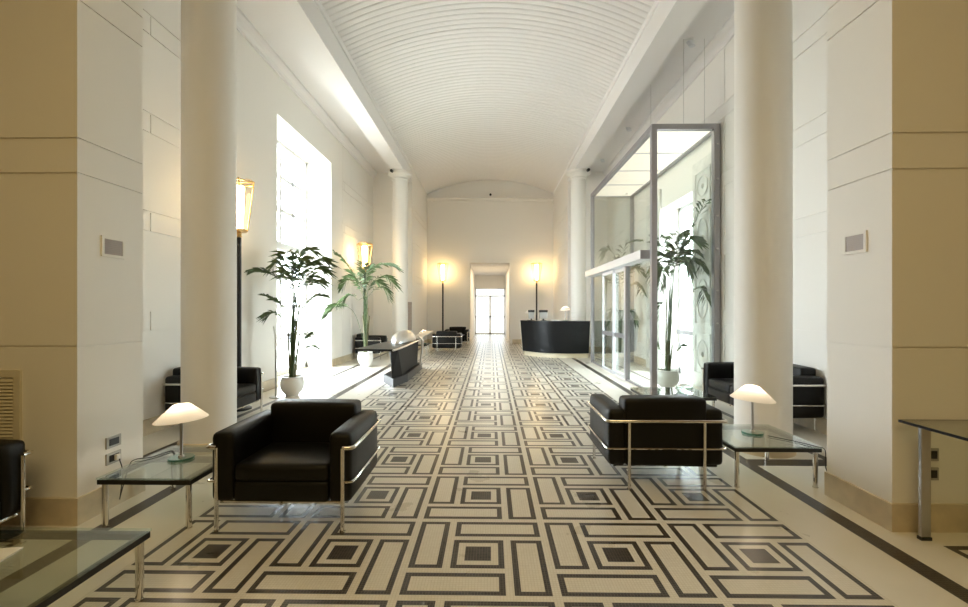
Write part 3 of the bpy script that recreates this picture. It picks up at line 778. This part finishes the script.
# carved door leaves folded against the wall
def carved(y0, y1, label):
    r = empty('wooden_door_leaf', (WR-.055, y0, 0), 0, label, 'door leaf', 'carved wooden door leaves beside the street door')
    L = y1-y0; H = 4.15
    b = MB(); b.box(0, .05, 0, L, 0.01, H); b.build('board', M['leafwood'], r)
    for (z0, z1, arch) in ((.25, 1.0, 0), (1.15, 2.1, 0), (2.25, 3.2, 1), (3.35, 3.95, 0)):
        b = MB(); t = .035
        b.box(-.022, 0, .12, L-.12, z0, z0+t); b.box(-.022, 0, .12, L-.12, z1-t, z1); b.box(-.022, 0, .12, .12+t, z0+t, z1-t); b.box(-.022, 0, L-.12-t, L-.12, z0+t, z1-t)
        cy, cz = L/2, (z0+z1)/2; ry, rz = L/2-.22, (z1-z0)/2-.12
        ring = [(-.012, cy+ry*math.cos(a), cz+rz*math.sin(a)) for a in [2*PI*k/28 for k in range(29)]]
        b.tube(ring, .009, 6); b.lathe([(.0, -.05), (.035, -.02), (.04, .02), (0, .05)], (-.005, cy, cz), 12, caps=False)
        b.build('panel_moulding', M['leafwood'], r)
carved(7.71, 8.54, 'tall carved pale door leaf folded to the wall right of the palm in the vestibule')
carved(10.2, 11.08, 'tall carved pale door leaf on the far side of the street door')

# ------------------------------------------------------------------ reception desk
def desk():
    r = empty('reception_desk', (0, 0, 0), 0, 'curved black reception desk on a cream base before the right column', 'desk')
    def outline(off, dep, n=20):
        A, C, B = Vector((.96, 13.98)), Vector((1.55, 12.82)), Vector((2.86, 13.12))
        f = []; bk = []
        for i in range(n+1):
            t = i/n; p = A*(1-t)**2+C*2*t*(1-t)+B*t*t; tg = (C-A)*2*(1-t)+(B-C)*2*t; tg.normalize(); nn = Vector((tg.y, -tg.x))
            f.append(tuple(p+nn*off)); 
            bk.append(tuple(p-nn*dep))
        ex = (f[0][0]-off*.9, f[0][1])
        return f+bk[::-1]
    b = MB(); b.prism(outline(-.03, .30), .14, 1.06, outline(.055, .30)); b.build('front_panel', M['lacquer'], r, smooth=True)
    b = MB(); b.prism(outline(.06, .42), 1.06, 1.085); b.build('desk_top', M['lacquer'], r, smooth=True)
    b = MB(); b.prism(outline(-.09, .28), .0, .14); b.build('base', M['cream_base'], r, smooth=True)
    b = MB(); A = Vector((.96, 13.98)); tg = Vector((.59, -1.16)).normalized(); nn = Vector((tg.y, -tg.x))
    p0 = A+nn*-.03; p1 = A-nn*.30; q0 = A+nn*.055; q1 = A-nn*.30; k = -tg*.02
    b.add([(p0.x, p0.y, .12), (p1.x, p1.y, .12), (q1.x, q1.y, 1.06), (q0.x, q0.y, 1.06), (p0.x+k.x, p0.y+k.y, .12), (p1.x+k.x, p1.y+k.y, .12), (q1.x+k.x, q1.y+k.y, 1.06), (q0.x+k.x, q0.y+k.y, 1.06)],
          [(0, 1, 2, 3), (4, 5, 6, 7), (0, 1, 5, 4), (1, 2, 6, 5), (2, 3, 7, 6), (3, 0, 4, 7)])
    b.build('end_panel', M['paper'], r)
desk()
def monitor(x, y, rz, w, label):
    r = empty('monitor', (x, y, 1.085), rz, label, 'monitor', 'monitors on the reception desk')
    b = MB(); b.box(-w/2, w/2, -.02, .02, .06, .25); b.build('screen_back', M['screen_grey'], r, bevel=.005)
    b = MB(); b.box(-w/2-.01, w/2+.01, -.03, .03, .25, .32); b.build('top_bar', M['dark'], r, bevel=.005)
    b = MB(); b.box(-.02, .02, -.02, .02, .015, .06); b.box(-.08, .08, -.06, .06, 0, .015); b.build('stand', M['dark'], r)
monitor(1.22, 13.62, .3, .17, 'narrow dark topped monitor at the left end of the reception desk')
monitor(1.56, 13.43, .12, .24, 'wider dark topped monitor beside the lamp pole on the reception desk')
b = MB(); b.box(-.14, .14, -.1, .1, 0, .03); o = b.build('register_book', M['paper']); o.location = (1.9, 13.27, 1.085); tag(o, 'pale register book lying on the middle of the reception desk', 'book')

# ------------------------------------------------------------------ sculptural silver console
def console(loc, rz, label, group):
    r = empty('sculptural_console', loc, rz, label, 'console', group)
    b = MB(); b.prism([(.0, -1.24), (.14, -.55), (.14, 1.3), (-.25, 1.25), (-.32, -.64)], 0, .155); b.build('base', M['base_grey'], r, bevel=.008)
    b = MB(); b.prism([(.0, -1.22), (.13, -.55), (.13, 1.28), (-.24, 1.23), (-.30, -.64)], .156, .162); b.build('base_cover', M['matt_black'], r)
    b = MB(); b.prism([(-.04, -1.18), (.07, -.75), (.08, .95), (-.12, .95), (-.10, -.9)], .155, .71, [(.0, -1.45), (.09, -1.25), (.10, 1.0), (-.12, 1.0), (-.06, -1.3)]); b.build('support', M['matt_black'], r)
    b = MB(); b.prism([(.10, -1.72), (.14, -1.2), (.15, 1.1), (-.35, 1.1), (-.60, -1.60)], .71, .745); b.build('table_top', M['lacquer'], r, bevel=.006)
    # curved silver hood over the far half
    nu, nv = 20, 14; vs = []; fs = []
    for i in range(nu+1):
        t = i/nu; yy = -.5+1.6*t
        for j in range(nv+1):
            a = PI*j/nv; w = .235*max(.02, math.sin(PI*t))**.5; hh = .24*max(.0, math.sin(PI*t))**.6
            vs.append((-.10-w*math.cos(a)*1.0, yy, .746+hh*math.sin(a)))
    for i in range(nu):
        for j in range(nv):
            q = i*(nv+1)+j; fs.append((q, q+1, q+nv+2, q+nv+1))
    b = MB(); b.add(vs, fs); o = b.build('hood', M['silver'], r, smooth=True)
    so = o.modifiers.new('thick', 'SOLIDIFY'); so.thickness = .008
    b = MB()
    P = spline([(.10, 1.0, .80), (.17, 1.02, .72), (.17, 1.02, .55), (.13, 1.0, .156)], 16)
    vs = []; fs = []
    for p in P:
        w = .12*(.5+.5*(p.z/.8))
        vs += [(p.x, p.y-w, p.z), (p.x, p.y+w, p.z), (p.x+.03, p.y+w, p.z), (p.x+.03, p.y-w, p.z)]
    for i in range(len(P)-1):
        for k in range(4): fs.append((i*4+k, i*4+(k+1) % 4, (i+1)*4+(k+1) % 4, (i+1)*4+k))
    fs += [(0, 1, 2, 3), tuple(len(P)*4-4+k for k in range(4))]
    b.add(vs, fs); b.build('side_strip', M['silver'], r, smooth=True)
    b = MB(); W4 = [(-.12, 1.0, .73), (.13, 1.0, .73), (.30, 2.2, .85), (.10, 2.1, .85)]
    b.add(W4+[(x, y, z+.025) for x, y, z in W4], [(0, 1, 2, 3), (4, 5, 6, 7), (0, 1, 5, 4), (1, 2, 6, 5), (2, 3, 7, 6), (3, 0, 4, 7)]); b.build('rear_wing', M['silver'], r)
    b = MB(); b.tube(spline([(.105, -1.72, .728), (.145, -1.2, .728), (.155, 0, .728), (.155, 1.1, .728)], 20), .018, 8); b.build('edge_trim', M['silver'], r, smooth=True)
    return r
c1 = console((-1.79, 9.43, 0), 0, 'sculptural console with black top and shiny silver hood in the aisle', None)
# ------------------------------------------------------------------ wall fittings
r = empty('wall_vent', (-3.35, PY0, 0), 0, 'cream louvred vent low on the left pier behind the cut off armchair', 'vent')
b = MB(); x0, x1, z0, z1 = -.45, .20, .25, 1.036
for q in ((x0, x1, z0, z0+.045), (x0, x1, z1-.045, z1), (x0, x0+.045, z0+.045, z1-.045), (x1-.045, x1, z0+.045, z1-.045)): b.box(q[0], q[1], -.018, 0, q[2], q[3])
b.build('frame', M['grille_cream'], r)
b = MB(); z = z0+.06
while z < z1-.055:
    b.add([(x0+.045, -.002, z+.018), (x1-.045, -.002, z+.018), (x1-.045, -.016, z), (x0+.045, -.016, z), (x0+.045, -.004, z-.002), (x1-.045, -.004, z-.002)], [(0, 1, 2, 3), (3, 2, 5, 4)]); z += .0232
b.build('slats', M['grille_cream'], r)
def grille(side, y, z, label):
    x = PL if side == 'l' else PR; s = 1 if side == 'l' else -1
    r = empty('wall_grille', (x, y, z), 0, label, 'grille', 'small wall grilles on the piers')
    b = MB()
    for (y0, y1, z0, z1) in ((-.10, .10, -.075, -.055), (-.10, .10, .055, .075), (-.10, -.08, -.055, .055), (.08, .10, -.055, .055)):
        lo, hi = sorted((0, s*.012)); b.box(lo, hi, y0, y1, z0, z1)
    b.build('frame', M['paint'], r)
    b = MB(); lo, hi = sorted((0, s*.006)); b.box(lo, hi, -.08, .08, -.055, .055)
    for k in range(8): lo, hi = sorted((s*.006, s*.010)); b.box(lo, hi, -.078, .078, -.05+k*.0135, -.043+k*.0135)
    b.build('grid', M['grille'], r)
grille('l', 3.25, 1.897, 'small grey wall grille on the left pier')
grille('r', 3.262, 1.92, 'small grey wall grille on the right pier')
def socket_l(z, label, plug):
    r = empty('wall_socket', (PL, 3.254, z), 0, label, 'socket', 'wall sockets')
    b = MB(); b.box(0, .009, -.065, .065, -.042, .042); b.build('plate', M['plate'], r, bevel=.003)
    b = MB(); b.box(.009, .013, -.04, .04, -.024, .024); b.build('module', M['dark'], r)
    if plug: 
        b = MB(); b.box(.013, .035, -.005, .03, -.02, .02); b.build('plug', M['white'], r, bevel=.004)
socket_l(.475, 'upper grey wall socket on the left pier', False)
socket_l(.357, 'lower grey wall socket with a white plug on the left pier', True)
for z, lab in ((.50, 'upper dark socket behind the console table leg on the right pier'), (.375, 'lower dark socket behind the console table leg on the right pier')):
    r = empty('wall_socket', (2.875, PY0, z), 0, lab, 'socket', 'wall sockets')
    b = MB(); b.box(-.035, .035, -.009, 0, -.042, .042); b.build('plate', M['plate'], r, bevel=.003)
    b = MB(); b.box(-.016, .02, -.013, -.009, -.025, .025); b.build('module', M['dark'], r)
r = empty('wall_panel', (-2.75, CROSS, 1.2), 0, 'grey gridded panel on the wall beside the far left column', 'panel')
b = MB(); b.box(-.09, .10, -.03, 0, -.47, .47); b.build('board', M['grille'], r)
b = MB()
for k in range(9): b.box(-.09, .10, -.036, -.03, -.47+k*.115, -.45+k*.115)
b.build('rails', M['plate'], r)
def spot(x, y, label, grp='ceiling spotlights over the right aisle'):
    r = empty('ceiling_spotlight', (x, y, SOF), 0, label, 'spotlight', grp)
    b = MB(); b.lathe([(.075, -.012), (.075, 0)], seg=24); b.build('mounting_ring', M['white'], r, smooth=True)
    b = MB(); b.lathe([(.05, -.10), (.055, -.03), (.03, -.012)], seg=20)
    b.v = [(x_+(-.012-z)*.6, y_, z) for x_, y_, z in b.v]; b.build('head', M['alu_light'], r, smooth=True)
spot(3.36, 7.67, 'nearest ceiling spotlight above the glass vestibule front')
spot(3.42, 11.3, 'middle ceiling spotlight above the glass vestibule')
spot(3.36, 13.7, 'farthest ceiling spotlight beside the far right column')
def cctv(x, y, z, label):
    r = empty('security_camera', (x, y, z), 0, label, 'camera', 'small security cameras')
    b = MB(); b.box(-.03, .03, -.01, .03, -.02, .05); b.build('bracket', M['white'], r)
    b = MB(); b.tube([(0, -.01, 0), (0, -.16, -.02)], .045, 12); b.build('housing', M['dark'], r, smooth=True)
cctv(-.02, END-.03, 6.12, 'dark camera fixed high on the end wall above the doorway')
cctv(-3.0, 13.62, 5.62, 'tiny dark camera by the capital of the far left column')
cctv(2.92, 13.62, 5.62, 'tiny dark camera by the capital of the far right column')

# ------------------------------------------------------------------ light
W = bpy.data.worlds.new('daylight'); scene.world = W; W.use_nodes = True
bg = W.node_tree.nodes['Background']; bg.inputs[1].default_value = 24.0
nt = W.node_tree; tc = nt.nodes.new('ShaderNodeTexCoord'); sp = nt.nodes.new('ShaderNodeSeparateXYZ'); cr = nt.nodes.new('ShaderNodeValToRGB')
nt.links.new(tc.outputs['Generated'], sp.inputs[0])
mr = nt.nodes.new('ShaderNodeMapRange'); mr.inputs['From Min'].default_value = -.15; mr.inputs['From Max'].default_value = .15
nt.links.new(sp.outputs['Z'], mr.inputs['Value']); nt.links.new(mr.outputs[0], cr.inputs['Fac'])
cr.color_ramp.elements[0].color = (.25, .25, .245, 1); cr.color_ramp.elements[1].color = (.85, .93, 1, 1)
nt.links.new(cr.outputs[0], bg.inputs[0])
def portal(loc, rot, sx, sy):
    l = bpy.data.lights.new('portal', 'AREA'); l.shape = 'RECTANGLE'; l.size = sx; l.size_y = sy; l.cycles.is_portal = True
    o = bpy.data.objects.new('portal', l); COL.objects.link(o); o.location = loc; o.rotation_euler = rot
portal((WL-TH-.02, wm, WZ/2), (PI/2, 0, -PI/2), WY1-WY0, WZ)
portal((WR+TR+.02, dm, DZ/2), (PI/2, 0, PI/2), DY1-DY0, DZ)
portal((xm, CE+.2, 1.3), (PI/2, 0, PI), 1.7, 2.6)
def area(name, loc, rot, sx, sy, e, col):
    l = bpy.data.lights.new(name, 'AREA'); l.shape = 'RECTANGLE'; l.size = sx; l.size_y = sy; l.energy = e; l.color = col
    o = bpy.data.objects.new(name, l); COL.objects.link(o); o.location = loc; o.rotation_euler = rot; return o
area('corridor_lamp', (xm, 21.5, 3.25), (0, 0, 0), 1.0, 3.0, 45, (1, .80, .52))
area('front_room_lamp', (0, -1.5, 5.5), (0, 0, 0), 4, 3, 132, (1, .75, .33))

# ------------------------------------------------------------------ camera
cam = bpy.data.cameras.new('camera'); co = bpy.data.objects.new('camera', cam); COL.objects.link(co)
co.location = (0, 0, 1.45); co.rotation_euler = (PI/2, 0, 7/449)
cam.sensor_width = 36; cam.lens = 449/968*36; cam.shift_x = 0; cam.shift_y = 5/968; cam.clip_start = .05; cam.clip_end = 200
scene.camera = co
scene.view_settings.view_transform = 'Standard'; scene.view_settings.look = 'None'; scene.view_settings.gamma = 1
scene.view_settings.exposure = 0.42
scene.view_settings.use_curve_mapping = False
scene.cycles.use_denoising = True
scene.cycles.max_bounces = 10; scene.cycles.diffuse_bounces = 6; scene.cycles.transparent_max_bounces = 16
scene.cycles.sample_clamp_indirect = 8
